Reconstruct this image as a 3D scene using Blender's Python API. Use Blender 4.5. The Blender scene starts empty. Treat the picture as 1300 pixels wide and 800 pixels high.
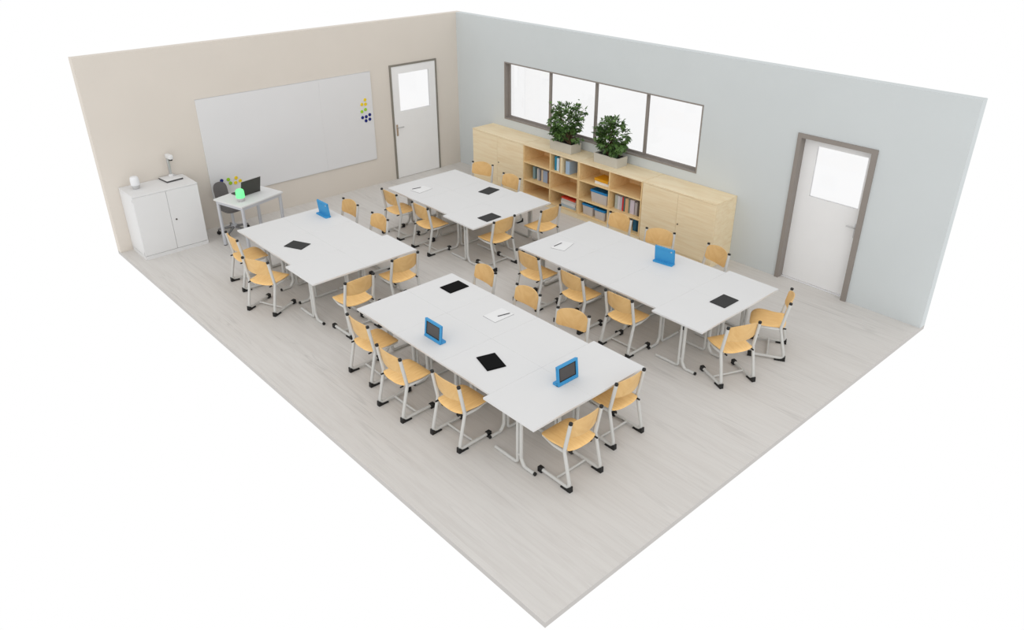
import bpy, bmesh, math, random
from mathutils import Vector, Matrix
R = math.radians
scene = bpy.context.scene
COL = scene.collection

# ------------------------------------------------------------------ materials
def lin(c):
    return tuple(((v / 255) / 12.92 if v / 255 <= .04045 else ((v / 255 + .055) / 1.055) ** 2.4) for v in c)

def new_mat(name):
    m = bpy.data.materials.new(name)
    m.use_nodes = True
    nt = m.node_tree
    b = nt.nodes['Principled BSDF']
    return m, nt, b

def mat(name, rgb, rough=.55, metal=0., var=.03, scale=6., spec=.35, bump=0., bscale=200.):
    """plain coloured surface with a faint procedural unevenness"""
    m, nt, b = new_mat(name)
    N, L = nt.nodes, nt.links
    tc = N.new('ShaderNodeTexCoord')
    no = N.new('ShaderNodeTexNoise'); no.inputs['Scale'].default_value = scale; no.inputs['Detail'].default_value = 4
    L.new(tc.outputs['Object'], no.inputs['Vector'])
    ra = N.new('ShaderNodeValToRGB')
    c = lin(rgb)
    ra.color_ramp.elements[0].color = tuple(v * (1 - var) for v in c) + (1,)
    ra.color_ramp.elements[1].color = tuple(min(1, v * (1 + var)) for v in c) + (1,)
    ra.color_ramp.elements[0].position = .3; ra.color_ramp.elements[1].position = .7
    L.new(no.outputs['Fac'], ra.inputs['Fac'])
    L.new(ra.outputs['Color'], b.inputs['Base Color'])
    b.inputs['Roughness'].default_value = rough
    b.inputs['Metallic'].default_value = metal
    b.inputs['Specular IOR Level'].default_value = spec
    if bump:
        n2 = N.new('ShaderNodeTexNoise'); n2.inputs['Scale'].default_value = bscale
        L.new(tc.outputs['Object'], n2.inputs['Vector'])
        bp = N.new('ShaderNodeBump'); bp.inputs['Strength'].default_value = bump; bp.inputs['Distance'].default_value = .002
        L.new(n2.outputs['Fac'], bp.inputs['Height']); L.new(bp.outputs['Normal'], b.inputs['Normal'])
    return m

def wood(name, rgb, dark, grain, rough=.5, amount=.6, spec=.3):
    """grained wood; grain = per-axis frequency (small along the grain)"""
    m, nt, b = new_mat(name)
    N, L = nt.nodes, nt.links
    tc = N.new('ShaderNodeTexCoord')
    oi = N.new('ShaderNodeObjectInfo')
    ad = N.new('ShaderNodeVectorMath'); ad.operation = 'ADD'
    sc = N.new('ShaderNodeVectorMath'); sc.operation = 'SCALE'; sc.inputs['Scale'].default_value = 7.3
    cb = N.new('ShaderNodeCombineXYZ')
    for i in range(3): L.new(oi.outputs['Random'], cb.inputs[i])
    L.new(cb.outputs[0], sc.inputs[0]); L.new(tc.outputs['Object'], ad.inputs[0]); L.new(sc.outputs[0], ad.inputs[1])
    mp = N.new('ShaderNodeMapping'); mp.inputs['Scale'].default_value = grain
    L.new(ad.outputs[0], mp.inputs['Vector'])
    n1 = N.new('ShaderNodeTexNoise'); n1.inputs['Scale'].default_value = 1; n1.inputs['Detail'].default_value = 6; n1.inputs['Distortion'].default_value = .6
    L.new(mp.outputs[0], n1.inputs['Vector'])
    ra = N.new('ShaderNodeValToRGB')
    ra.color_ramp.elements[0].position = .32; ra.color_ramp.elements[1].position = .62
    c, d = lin(rgb), lin(dark)
    ra.color_ramp.elements[0].color = tuple(x * (1 - amount) + y * amount for x, y in zip(c, d)) + (1,)
    ra.color_ramp.elements[1].color = c + (1,)
    L.new(n1.outputs['Fac'], ra.inputs['Fac'])
    L.new(ra.outputs[0], b.inputs['Base Color'])
    b.inputs['Roughness'].default_value = rough
    b.inputs['Specular IOR Level'].default_value = spec
    return m

def floor_material():
    """pale grey wood planks running along x"""
    m, nt, b = new_mat('pale_plank_floor')
    N, L = nt.nodes, nt.links
    tc = N.new('ShaderNodeTexCoord')
    sx = N.new('ShaderNodeSeparateXYZ'); L.new(tc.outputs['Object'], sx.inputs[0])
    dv = N.new('ShaderNodeMath'); dv.operation = 'DIVIDE'; dv.inputs[1].default_value = .32
    L.new(sx.outputs['Y'], dv.inputs[0])
    fl = N.new('ShaderNodeMath'); fl.operation = 'FLOOR'; L.new(dv.outputs[0], fl.inputs[0])
    w1 = N.new('ShaderNodeTexWhiteNoise'); w1.noise_dimensions = '1D'; L.new(fl.outputs[0], w1.inputs['W'])
    mu = N.new('ShaderNodeMath'); mu.operation = 'MULTIPLY'; mu.inputs[1].default_value = 17.; L.new(w1.outputs['Value'], mu.inputs[0])
    ax = N.new('ShaderNodeMath'); ax.operation = 'ADD'; L.new(sx.outputs['X'], ax.inputs[0]); L.new(mu.outputs[0], ax.inputs[1])
    cb = N.new('ShaderNodeCombineXYZ'); L.new(ax.outputs[0], cb.inputs['X']); L.new(sx.outputs['Y'], cb.inputs['Y']); L.new(mu.outputs[0], cb.inputs['Z'])
    mp = N.new('ShaderNodeMapping'); mp.inputs['Scale'].default_value = (1.3, 20., 1.); L.new(cb.outputs[0], mp.inputs['Vector'])
    n1 = N.new('ShaderNodeTexNoise'); n1.inputs['Scale'].default_value = 1.; n1.inputs['Detail'].default_value = 7; n1.inputs['Roughness'].default_value = .6; n1.inputs['Distortion'].default_value = 1.1
    L.new(mp.outputs[0], n1.inputs['Vector'])
    mp2 = N.new('ShaderNodeMapping'); mp2.inputs['Scale'].default_value = (.5, 3.2, 1.); L.new(cb.outputs[0], mp2.inputs['Vector'])
    n2 = N.new('ShaderNodeTexNoise'); n2.inputs['Scale'].default_value = 1.; n2.inputs['Detail'].default_value = 3
    L.new(mp2.outputs[0], n2.inputs['Vector'])
    ra = N.new('ShaderNodeValToRGB')
    ra.color_ramp.elements[0].position = .3; ra.color_ramp.elements[0].color = lin(FLOOR_DARK) + (1,)
    ra.color_ramp.elements[1].position = .56; ra.color_ramp.elements[1].color = lin(FLOOR_LIGHT) + (1,)
    L.new(n1.outputs['Fac'], ra.inputs['Fac'])
    r2 = N.new('ShaderNodeValToRGB')
    r2.color_ramp.elements[0].position = .35; r2.color_ramp.elements[0].color = (.968, .966, .964, 1)
    r2.color_ramp.elements[1].position = .65; r2.color_ramp.elements[1].color = (1, 1, 1, 1)
    L.new(n2.outputs['Fac'], r2.inputs['Fac'])
    mx = N.new('ShaderNodeMix'); mx.data_type = 'RGBA'; mx.blend_type = 'MULTIPLY'; mx.inputs['Factor'].default_value = 1.
    L.new(ra.outputs[0], mx.inputs['A']); L.new(r2.outputs[0], mx.inputs['B'])
    # sparse fine grain lines
    mp3 = N.new('ShaderNodeMapping'); mp3.inputs['Scale'].default_value = (.55, 9., 1.); L.new(cb.outputs[0], mp3.inputs['Vector'])
    n3 = N.new('ShaderNodeTexNoise'); n3.inputs['Scale'].default_value = 1.; n3.inputs['Detail'].default_value = 2; n3.inputs['Distortion'].default_value = .5
    L.new(mp3.outputs[0], n3.inputs['Vector'])
    wv = N.new('ShaderNodeMath'); wv.operation = 'MULTIPLY'; wv.inputs[1].default_value = 46.; L.new(n3.outputs['Fac'], wv.inputs[0])
    sn = N.new('ShaderNodeMath'); sn.operation = 'SINE'; L.new(wv.outputs[0], sn.inputs[0])
    mp4 = N.new('ShaderNodeMapping'); mp4.inputs['Scale'].default_value = (.7, 2.6, 1.); mp4.inputs['Location'].default_value = (3, 7, 1); L.new(cb.outputs[0], mp4.inputs['Vector'])
    n4 = N.new('ShaderNodeTexNoise'); n4.inputs['Scale'].default_value = 1.; L.new(mp4.outputs[0], n4.inputs['Vector'])
    m4 = N.new('ShaderNodeMapRange'); m4.inputs['From Min'].default_value = .5; m4.inputs['From Max'].default_value = .68; L.new(n4.outputs['Fac'], m4.inputs['Value'])
    m3 = N.new('ShaderNodeMapRange'); m3.inputs['From Min'].default_value = .45; m3.inputs['From Max'].default_value = 1.; m3.inputs['To Max'].default_value = .12; L.new(sn.outputs[0], m3.inputs['Value'])
    ml = N.new('ShaderNodeMath'); ml.operation = 'MULTIPLY'; L.new(m3.outputs[0], ml.inputs[0]); L.new(m4.outputs[0], ml.inputs[1])
    om = N.new('ShaderNodeMath'); om.operation = 'SUBTRACT'; om.inputs[0].default_value = 1.; L.new(ml.outputs[0], om.inputs[1])
    # per-plank tone
    tm = N.new('ShaderNodeMapRange'); tm.inputs['To Min'].default_value = .985; tm.inputs['To Max'].default_value = 1.0
    L.new(w1.outputs['Value'], tm.inputs['Value'])
    tg = N.new('ShaderNodeMath'); tg.operation = 'MULTIPLY'; L.new(tm.outputs[0], tg.inputs[0]); L.new(om.outputs[0], tg.inputs[1])
    vm = N.new('ShaderNodeVectorMath'); vm.operation = 'SCALE'; L.new(mx.outputs['Result'], vm.inputs[0]); L.new(tg.outputs[0], vm.inputs['Scale'])
    L.new(vm.outputs[0], b.inputs['Base Color'])
    b.inputs['Roughness'].default_value = .5; b.inputs['Specular IOR Level'].default_value = .25
    return m

def glass_material(name, tint=(.985, .985, .987), refl=.06):
    m = bpy.data.materials.new(name); m.use_nodes = True
    nt = m.node_tree; N, L = nt.nodes, nt.links
    for n in list(N): N.remove(n)
    o = N.new('ShaderNodeOutputMaterial'); t = N.new('ShaderNodeBsdfTransparent'); g = N.new('ShaderNodeBsdfGlossy')
    t.inputs[0].default_value = tint + (1,); g.inputs['Roughness'].default_value = .03
    fr = N.new('ShaderNodeFresnel'); fr.inputs[0].default_value = 1.25
    tc = N.new('ShaderNodeTexCoord'); no = N.new('ShaderNodeTexNoise'); no.inputs['Scale'].default_value = 1.5
    L.new(tc.outputs['Object'], no.inputs['Vector'])
    mr = N.new('ShaderNodeMapRange'); mr.inputs['To Min'].default_value = .8; mr.inputs['To Max'].default_value = 1.2
    L.new(no.outputs['Fac'], mr.inputs['Value'])
    ml = N.new('ShaderNodeMath'); ml.operation = 'MULTIPLY'; L.new(fr.outputs[0], ml.inputs[0]); L.new(mr.outputs[0], ml.inputs[1])
    mx = N.new('ShaderNodeMixShader'); L.new(ml.outputs[0], mx.inputs[0]); L.new(t.outputs[0], mx.inputs[1]); L.new(g.outputs[0], mx.inputs[2])
    L.new(mx.outputs[0], o.inputs[0])
    return m

def clear_plastic(name, rgb, alpha):
    m, nt, b = new_mat(name)
    N, L = nt.nodes, nt.links
    tc = N.new('ShaderNodeTexCoord'); no = N.new('ShaderNodeTexNoise'); no.inputs['Scale'].default_value = 9
    L.new(tc.outputs['Object'], no.inputs['Vector'])
    mr = N.new('ShaderNodeMapRange'); mr.inputs['To Min'].default_value = alpha - .05; mr.inputs['To Max'].default_value = alpha + .05
    L.new(no.outputs['Fac'], mr.inputs['Value']); L.new(mr.outputs[0], b.inputs['Alpha'])
    b.inputs['Base Color'].default_value = lin(rgb) + (1,); b.inputs['Roughness'].default_value = .25
    return m

def glow_material(name, rgb, strength):
    m, nt, b = new_mat(name)
    N, L = nt.nodes, nt.links
    tc = N.new('ShaderNodeTexCoord'); no = N.new('ShaderNodeTexNoise'); no.inputs['Scale'].default_value = 160; no.inputs['Detail'].default_value = 1
    L.new(tc.outputs['Object'], no.inputs['Vector'])
    mr = N.new('ShaderNodeMapRange'); mr.inputs['To Min'].default_value = strength * .93; mr.inputs['To Max'].default_value = strength * 1.07
    L.new(no.outputs['Fac'], mr.inputs['Value']); L.new(mr.outputs[0], b.inputs['Emission Strength'])
    b.inputs['Emission Color'].default_value = lin(rgb) + (1,)
    b.inputs['Base Color'].default_value = (.15, .4, .2, 1)
    b.inputs['Roughness'].default_value = .5
    return m

def leaf_material():
    m, nt, b = new_mat('dark_green_leaves')
    N, L = nt.nodes, nt.links
    tc = N.new('ShaderNodeTexCoord'); no = N.new('ShaderNodeTexNoise'); no.inputs['Scale'].default_value = 14; no.inputs['Detail'].default_value = 3
    L.new(tc.outputs['Object'], no.inputs['Vector'])
    ra = N.new('ShaderNodeValToRGB')
    ra.color_ramp.elements[0].position = .35; ra.color_ramp.elements[0].color = lin((46, 74, 34)) + (1,)
    ra.color_ramp.elements[1].position = .68; ra.color_ramp.elements[1].color = lin((102, 136, 66)) + (1,)
    L.new(no.outputs['Fac'], ra.inputs['Fac']); L.new(ra.outputs[0], b.inputs['Base Color'])
    b.inputs['Roughness'].default_value = .45
    return m

FLOOR_LIGHT, FLOOR_DARK = (209, 206, 202), (202, 198, 194)
M = dict(
    floor=floor_material(),
    slab=mat('grey_slab_edge', (186, 183, 180), .8),
    beige=mat('beige_wall_paint', (211, 204, 195), .85, var=.012, scale=1.5, spec=.1),
    bluegrey=mat('pale_grey_wall_paint', (200, 205, 206), .85, var=.012, scale=1.5, spec=.1),
    frame=mat('grey_brown_steel', (140, 133, 127), .6, var=.02),
    doorframe=mat('dark_grey_steel', (128, 124, 115), .6, var=.02),
    leaf_white=mat('white_door_lacquer', (230, 230, 230), .5, var=.008),
    glass=glass_material('window_glass'),
    board=mat('whiteboard_enamel', (216, 216, 217), .3, var=.006, scale=2., spec=.4),
    boardframe=mat('silver_board_edge', (205, 206, 208), .4, .3),
    table=mat('white_table_laminate', (215, 215, 215), .6, var=.006, scale=3., spec=.3),
    tube=mat('light_grey_powder_coat', (198, 198, 195), .45, var=.015, scale=20),
    black=mat('black_plastic', (26, 26, 26), .5, var=.1, scale=30),
    beech=wood('beech_plywood_back_shaded', (220, 183, 126), (204, 161, 101), (7, 60, 7), amount=.55),  # backrests: same beech as the seats, shade put in as a darker colour
    beech_lit=wood('beech_plywood_seat_lit', (244, 202, 136), (227, 178, 109), (60, 7, 7), amount=.55),  # seats: same beech as the backrests, colour lightened to look better lit
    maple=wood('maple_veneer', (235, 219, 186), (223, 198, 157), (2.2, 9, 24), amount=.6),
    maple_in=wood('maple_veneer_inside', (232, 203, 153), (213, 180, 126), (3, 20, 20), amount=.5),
    white=mat('white_cabinet_laminate', (217, 217, 217), .5, var=.006),
    lock=mat('dark_metal_lock', (84, 76, 66), .35, .6),
    steel=mat('brushed_steel', (190, 190, 190), .35, .6, scale=40),
    brass=mat('tan_lock_plate', (176, 156, 136), .4, .3),
    deskgrey=mat('silver_grey_desk_legs', (190, 192, 197), .4, .15),
    chairgrey=mat('dark_grey_shell', (100, 97, 97), .6, var=.05, scale=40),
    darkgrey=mat('charcoal_plastic', (74, 72, 72), .5, var=.05),
    laptop=mat('charcoal_laptop_lid', (62, 62, 58), .4, var=.03),
    laptopedge=mat('silver_laptop_edge', (196, 196, 196), .4, .3),
    screen=mat('black_screen', (12, 12, 13), .6, var=.1, spec=.05),
    slate=mat('matte_black_tablet', (12, 12, 13), .8, var=.1, spec=.05),
    dimscreen=mat('dark_grey_screen', (72, 70, 70), .35, var=.04, spec=.4),
    blue=mat('blue_rubber_case', (60, 147, 200), .55, var=.03, spec=.35),
    paper=mat('white_paper', (224, 224, 224), .8, var=.006),
    pen=mat('dark_grey_pen', (70, 70, 72), .4),
    glow=glow_material('green_glow', (92, 250, 138), 1.0),
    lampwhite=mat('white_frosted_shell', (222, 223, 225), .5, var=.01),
    lampgrey=mat('pale_grey_plastic', (190, 190, 190), .5),
    planter=mat('grey_beige_planter', (191, 187, 176), .75, var=.02),
    soil=mat('dark_soil', (40, 34, 28), .95, var=.4, scale=60),
    bark=mat('brown_stems', (88, 66, 48), .85, var=.2, scale=30),
    leaf=leaf_material(),
    tub=clear_plastic('translucent_grey_plastic', (204, 196, 190), .9),
    lid=mat('blue_plastic_lid', (26, 124, 182), .45, var=.03),
    tubfill=mat('grey_box_contents', (168, 164, 162), .9, var=.2, scale=25),
)
def book_mat(rgb):
    k = 'cover_%d_%d_%d' % rgb
    if k not in M: M[k] = mat('book_cover_colour', rgb, .6, var=.03)
    return M[k]
def magnet_mat(rgb):
    k = 'magnet_%d_%d_%d' % rgb
    if k not in M: M[k] = mat('magnet_plastic', rgb, .4, var=.02)
    return M[k]

# ------------------------------------------------------------------ mesh helpers
def build(name, bm, m, parent=None, loc=(0, 0, 0), rotz=0., smooth=True, mats=None):
    me = bpy.data.meshes.new(name)
    bmesh.ops.recalc_face_normals(bm, faces=bm.faces)
    bm.to_mesh(me); bm.free()
    for mm in (mats or [m]): me.materials.append(mm)
    if smooth:
        # broad plane faces stay flat, everything small or curved is smooth
        me.polygons.foreach_set('use_smooth', [not ((max(abs(c) for c in p.normal) > .9999 and p.area > 2e-4) or p.area > .006) for p in me.polygons])
        try: me.set_sharp_from_angle(angle=R(38))
        except Exception: pass
    o = bpy.data.objects.new(name, me); COL.objects.link(o)
    o.location = loc; o.rotation_euler = (0, 0, rotz)
    if parent is not None: o.parent = parent
    return o

def tag(o, label=None, cat=None, group=None, kind=None):
    if label: o['label'] = label
    if cat: o['category'] = cat
    if group: o['group'] = group
    if kind: o['kind'] = kind
    return o

def thing(name, label=None, cat=None, loc=(0, 0, 0), rotz=0., group=None, kind=None):
    o = bpy.data.objects.new(name, None); COL.objects.link(o)
    o.empty_display_size = .1
    o.location = loc; o.rotation_euler = (0, 0, rotz)
    return tag(o, label, cat, group, kind)

KIDS = {}
def dup(root, loc, rotz, label, group=None):
    """copy a thing, its parts and their sub-parts (mesh data shared)"""
    r = root.copy(); COL.objects.link(r); r.location = loc; r.rotation_euler = (0, 0, rotz)
    r['label'] = label
    if group: r['group'] = group
    def rec(src, dst):
        for ch in list(src.children):
            c = ch.copy(); COL.objects.link(c); c.parent = dst
            rec(ch, c)
    rec(root, r)
    return r

def add_box(bm, lo, hi, bev=0., seg=2, mi=0):
    lo, hi = Vector(lo), Vector(hi)
    r = bmesh.ops.create_cube(bm, size=1.)
    vs = r['verts']
    for v in vs:
        v.co = Vector(((lo[i] + hi[i]) / 2 + v.co[i] * (hi[i] - lo[i])) for i in range(3))
    fs = set(f for v in vs for f in v.link_faces)
    for f in fs: f.material_index = mi
    if bev > 0:
        es = list(set(e for v in vs for e in v.link_edges))
        bmesh.ops.bevel(bm, geom=es, offset=bev, segments=seg, affect='EDGES', profile=.5)
    return vs

def box(lo, hi, bev=0., seg=2):
    bm = bmesh.new(); add_box(bm, lo, hi, bev, seg); return bm

def fillet(pts, rad, n=6):
    out = [Vector(pts[0])]
    for i in range(1, len(pts) - 1):
        p0, p1, p2 = Vector(pts[i - 1]), Vector(pts[i]), Vector(pts[i + 1])
        r = rad[i] if isinstance(rad, (list, tuple)) else rad
        d0 = (p0 - p1).normalized(); d2 = (p2 - p1).normalized()
        ang = d0.angle(d2); t = min(r / math.tan(ang / 2), (p0 - p1).length * .49, (p2 - p1).length * .49)
        a, b = p1 + d0 * t, p1 + d2 * t
        for k in range(n + 1):
            s = k / n
            out.append((1 - s) ** 2 * a + 2 * s * (1 - s) * p1 + s * s * b)
    out.append(Vector(pts[-1]))
    return out

def add_tube(bm, pts, r, rad=0., seg=10, cap=True, n=6, rz=None):
    path = fillet(pts, rad, n) if len(pts) > 2 and rad != 0 else [Vector(p) for p in pts]
    tang = []
    for i in range(len(path)):
        a = path[max(i - 1, 0)]; b = path[min(i + 1, len(path) - 1)]
        tang.append((b - a).normalized())
    up = Vector((1, 0, 0)) if abs(tang[0].x) < .9 else Vector((0, 1, 0))
    nrm = tang[0].cross(up).normalized(); rings = []
    for i, p in enumerate(path):
        nrm = (nrm - tang[i] * nrm.dot(tang[i])).normalized()
        bi = tang[i].cross(nrm)
        rr = r[i] if isinstance(r, (list, tuple)) else r
        rings.append([bm.verts.new(p + (nrm * math.cos(2 * math.pi * k / seg) + bi * math.sin(2 * math.pi * k / seg)) * rr) for k in range(seg)])
    for a, b in zip(rings, rings[1:]):
        for k in range(seg):
            bm.faces.new((a[k], a[(k + 1) % seg], b[(k + 1) % seg], b[k]))
    if cap:
        bm.faces.new(rings[0][::-1]); bm.faces.new(rings[-1])

def add_lathe(bm, prof, c=(0, 0, 0), seg=20, mi=None):
    c = Vector(c); rings = []
    for (r, z) in prof:
        if r < 1e-5: rings.append([bm.verts.new(c + Vector((0, 0, z)))])
        else: rings.append([bm.verts.new(c + Vector((r * math.cos(2 * math.pi * k / seg), r * math.sin(2 * math.pi * k / seg), z))) for k in range(seg)])
    for a, b in zip(rings, rings[1:]):
        for k in range(seg):
            k2 = (k + 1) % seg
            if len(a) == 1 and len(b) == 1: continue
            if len(a) == 1: bm.faces.new((a[0], b[k2], b[k]))
            elif len(b) == 1: bm.faces.new((a[k], a[k2], b[0]))
            else: bm.faces.new((a[k], a[k2], b[k2], b[k]))
    for rg, fl in ((rings[0], True), (rings[-1], False)):
        if len(rg) > 1: bm.faces.new(rg[::-1] if fl else rg)

def add_prism(bm, poly, axis, a, b):
    """extrude a 2D polygon along axis from a to b; poly coords are the other two axes in order"""
    def P(u, v, w):
        if axis == 0: return (w, u, v)
        if axis == 1: return (u, w, v)
        return (u, v, w)
    A = [bm.verts.new(P(u, v, a)) for u, v in poly]; B = [bm.verts.new(P(u, v, b)) for u, v in poly]
    n = len(poly)
    bm.faces.new(A); bm.faces.new(B[::-1])
    for i in range(n): bm.faces.new((A[i], B[i], B[(i + 1) % n], A[(i + 1) % n]))

def holed_slab(axis, d0, d1, u0, u1, v0, v1, holes):
    """solid slab perpendicular to `axis` between d0 and d1 with rectangular openings (ua,ub,va,vb)"""
    bm = bmesh.new()
    us = sorted(set([u0, u1] + [h[0] for h in holes] + [h[1] for h in holes]))
    vs = sorted(set([v0, v1] + [h[2] for h in holes] + [h[3] for h in holes]))
    us = [u for u in us if u0 <= u <= u1]; vs = [v for v in vs if v0 <= v <= v1]
    def P(u, v, d):
        return (d, u, v) if axis == 0 else (u, d, v)
    cache = {}
    def V(i, j, d):
        k = (i, j, d)
        if k not in cache: cache[k] = bm.verts.new(P(us[i], vs[j], d))
        return cache[k]
    def solid(i, j):
        if i < 0 or j < 0 or i >= len(us) - 1 or j >= len(vs) - 1: return False
        cu, cv = (us[i] + us[i + 1]) / 2, (vs[j] + vs[j + 1]) / 2
        return not any(h[0] < cu < h[1] and h[2] < cv < h[3] for h in holes)
    for i in range(len(us) - 1):
        for j in range(len(vs) - 1):
            if not solid(i, j): continue
            for d in (d0, d1):
                bm.faces.new((V(i, j, d), V(i + 1, j, d), V(i + 1, j + 1, d), V(i, j + 1, d)))
            for (ni, nj, a, b) in ((i - 1, j, (i, j), (i, j + 1)), (i + 1, j, (i + 1, j), (i + 1, j + 1)), (i, j - 1, (i, j), (i + 1, j)), (i, j + 1, (i, j + 1), (i + 1, j + 1))):
                if not solid(ni, nj):
                    bm.faces.new((V(*a, d0), V(*b, d0), V(*b, d1), V(*a, d1)))
    return bm

def rot2(x, y, a):
    return x * math.cos(a) - y * math.sin(a), x * math.sin(a) + y * math.cos(a)

# ------------------------------------------------------------------ room
LX, LY, H, WT = 8.98, 6.46, 2.8, .13
DOOR1 = (-1.525, -.505, 0., 2.055)     # y range in the beige wall
DOOR2 = (7.005, 7.965, 0., 2.0)        # x range in the grey wall
WIN = (1.315, 5.495, 1.12, 2.115)

bm = bmesh.new(); add_box(bm, (-WT, -LY, -.055), (LX, WT, 0))
for f in bm.faces: f.material_index = 0 if f.normal.z > .5 else 1
fl = build('floor', bm, None, smooth=False, mats=[M['floor'], M['slab']]); tag(fl, kind='structure')
wl = build('wall_left', holed_slab(0, -WT, 0., -LY, WT, 0, H, [DOOR1]), M['beige'], smooth=False); tag(wl, kind='structure')
wr = build('wall_right', holed_slab(1, 0., WT, 0., LX, 0, H, [DOOR2, WIN]), M['bluegrey'], smooth=False); tag(wr, kind='structure')

# beige-wall door
d = thing('door_1', kind='structure')
y0, y1, z0, z1 = DOOR1
bm = bmesh.new()
fw, pr = .018, .022
add_box(bm, (-.06, y0, 0), (pr, y0 + .032, z1)); add_box(bm, (-.06, y1 - .03, 0), (pr, y1, z1)); add_box(bm, (-.06, y0 + .032, z1 - .03), (pr, y1 - .03, z1))
build('door_frame', bm, M['doorframe'], d, smooth=False)
g = (-1.345, -.672, 1.222, 1.89)
lf = build('door_leaf', holed_slab(0, -.035, .012, y0 + .034, y1 - .032, .008, z1 - .032, [g]), M['leaf_white'], d, smooth=False)
build('door_glass', box((-.016, g[0], g[2]), (-.008, g[1], g[3])), M['glass'], d, smooth=False)
bm = bmesh.new(); add_box(bm, (.0125, -1.462, .80), (.02, -1.425, 1.005), .003)
hp = build('lock_plate', bm, M['brass'], d)
bm = bmesh.new(); add_tube(bm, [(.02, -1.443, .955), (.06, -1.443, .955), (.06, -1.325, .955)], .009, .02, 8)
build('door_handle', bm, M['steel'], d)

# grey-wall door
d = thing('door_2', kind='structure')
x0, x1, z0, z1 = DOOR2
bm = bmesh.new()
add_box(bm, (x0 - .035, -.025, 0), (x0 + .02, .12, z1 + .035)); add_box(bm, (x1 - .02, -.025, 0), (x1 + .05, .12, z1 + .035)); add_box(bm, (x0 + .02, -.025, z1 - .02), (x1 - .02, .12, z1 + .035))
build('door_frame', bm, M['frame'], d, smooth=False)
g = (7.207, 7.876, 1.218, 1.888)
build('door_leaf', holed_slab(1, .09, .128, x0 + .022, x1 - .022, .018, z1 - .022, [g]), M['leaf_white'], d, smooth=False)
build('door_glass', box((g[0], .103, g[2]), (g[1], .109, g[3])), M['glass'], d, smooth=False)
bm = bmesh.new(); add_box(bm, (7.885, .082, .84), (7.925, .0898, 1.03), .003); build('lock_plate', bm, M['lampgrey'], d)
bm = bmesh.new(); add_tube(bm, [(7.905, .082, .985), (7.905, .045, .985), (7.79, .045, .985)], .009, .02, 8)
build('door_handle', bm, M['lampgrey'], d)
build('gap_light_strip', box((x0 + .021, .066, .0003), (x1 - .021, .0895, .012)), M['lampwhite'], d, smooth=False)  # added white strip, paints the bright line of light under the leaf

# window band
w = thing('window_1', kind='structure')
x0, x1, z0, z1 = WIN
bm = bmesh.new(); D0, D1 = -.006, .125
add_box(bm, (x0, D0, z0), (x0 + .02, D1, z1)); add_box(bm, (x1 - .02, D0, z0), (x1, D1, z1))
add_box(bm, (x0 + .02, D0, z0), (x1 - .02, D1, z0 + .02)); add_box(bm, (x0 + .02, D0, z1 - .02), (x1 - .02, D1, z1))
build('window_frame', bm, M['frame'], w, smooth=False)
pw = (x1 - x0 - .04) / 4
for k in range(4):
    a, b = x0 + .02 + k * pw, x0 + .02 + (k + 1) * pw
    s = holed_slab(1, .085, .12, a, b, z0 + .02, z1 - .02, [(a + .022, b - .022, z0 + .045, z1 - .04)])
    build('sash', s, M['frame'], w, smooth=False)
    build('pane', box((a + .022, .098, z0 + .045), (b - .022, .104, z1 - .04)), M['glass'], w, smooth=False)

# ------------------------------------------------------------------ whiteboard and magnets
wb = thing('whiteboard', 'long two-panel white marker board on the beige wall', 'whiteboard', (0, -3.445, .48))
for (a, b) in ((-4.965, -2.9203), (-2.9198, -1.925)):
    bm = bmesh.new(); add_box(bm, (.0006, a, 0), (.022, b, 1.53), .0012, 1)
    for v in bm.verts: v.co.y += 3.445
    build('panel', bm, M['board'], wb)
for za, zb in ((-.006, -.0005), (1.5305, 1.536)):
    build('edge_trim', box((.001, -4.969 + 3.445, za), (.018, -1.921 + 3.445, zb)), M['boardframe'], wb)
YEL, GRN, NAV = (226, 196, 36), (150, 196, 40), (22, 34, 112)
mags = [
 (-2.072, 1.556, YEL, 'yellow round magnet, topmost of the magnets at right end of whiteboard', 0),
 (-2.142, 1.487, YEL, 'yellow round magnet at right board end, left one below the topmost', 0),
 (-2.069, 1.481, YEL, 'yellow round magnet at right board end, right one below the topmost', 0),
 (-2.153, 1.365, GRN, 'green round magnet at right board end, the lower left of two green', 0),
 (-2.079, 1.390, GRN, 'green round magnet at right board end, the upper right of two green', 0),
 (-2.151, 1.262, NAV, 'navy round magnet at right board end, leftmost of five navy ones', 0),
 (-2.076, 1.265, NAV, 'navy round magnet at right board end, in the middle of five navy', 0),
 (-2.002, 1.288, NAV, 'navy round magnet at right board end, highest and rightmost of five', 0),
 (-2.087, 1.196, NAV, 'navy round magnet at right board end, lowest of five, centre bottom', 0),
 (-2.008, 1.210, NAV, 'navy round magnet at right board end, bottom right of five navy', 0),
 (-4.788, .733, NAV, 'navy round magnet on whiteboard just above the grey office chair', 1),
 (-4.680, .727, GRN, 'green round magnet above the teacher desk, upper left of two green', 1),
 (-4.655, .663, GRN, 'green round magnet above the teacher desk, lower right of two green', 1),
 (-4.552, .725, YEL, 'yellow round magnet above the teacher desk, highest of three yellow', 1),
 (-4.572, .650, YEL, 'yellow round magnet above the teacher desk, directly below the highest yellow', 1),
 (-4.495, .664, YEL, 'yellow round magnet above the teacher desk, nearest to the laptop', 1)]
for (y, z, c, lb, gi) in mags:
    bm = bmesh.new(); add_lathe(bm, [(.028, 0), (.028, .007), (.024, .011), (0, .0115)], seg=18)
    bmesh.ops.rotate(bm, verts=bm.verts, cent=(0, 0, 0), matrix=Matrix.Rotation(R(90), 3, 'Y'))
    o = build('round_magnet', bm, magnet_mat(c), None, (.0222, y, z))
    tag(o, lb, 'magnet', ('magnets at the right end of the whiteboard', 'magnets at the left end of the whiteboard')[gi])

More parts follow.
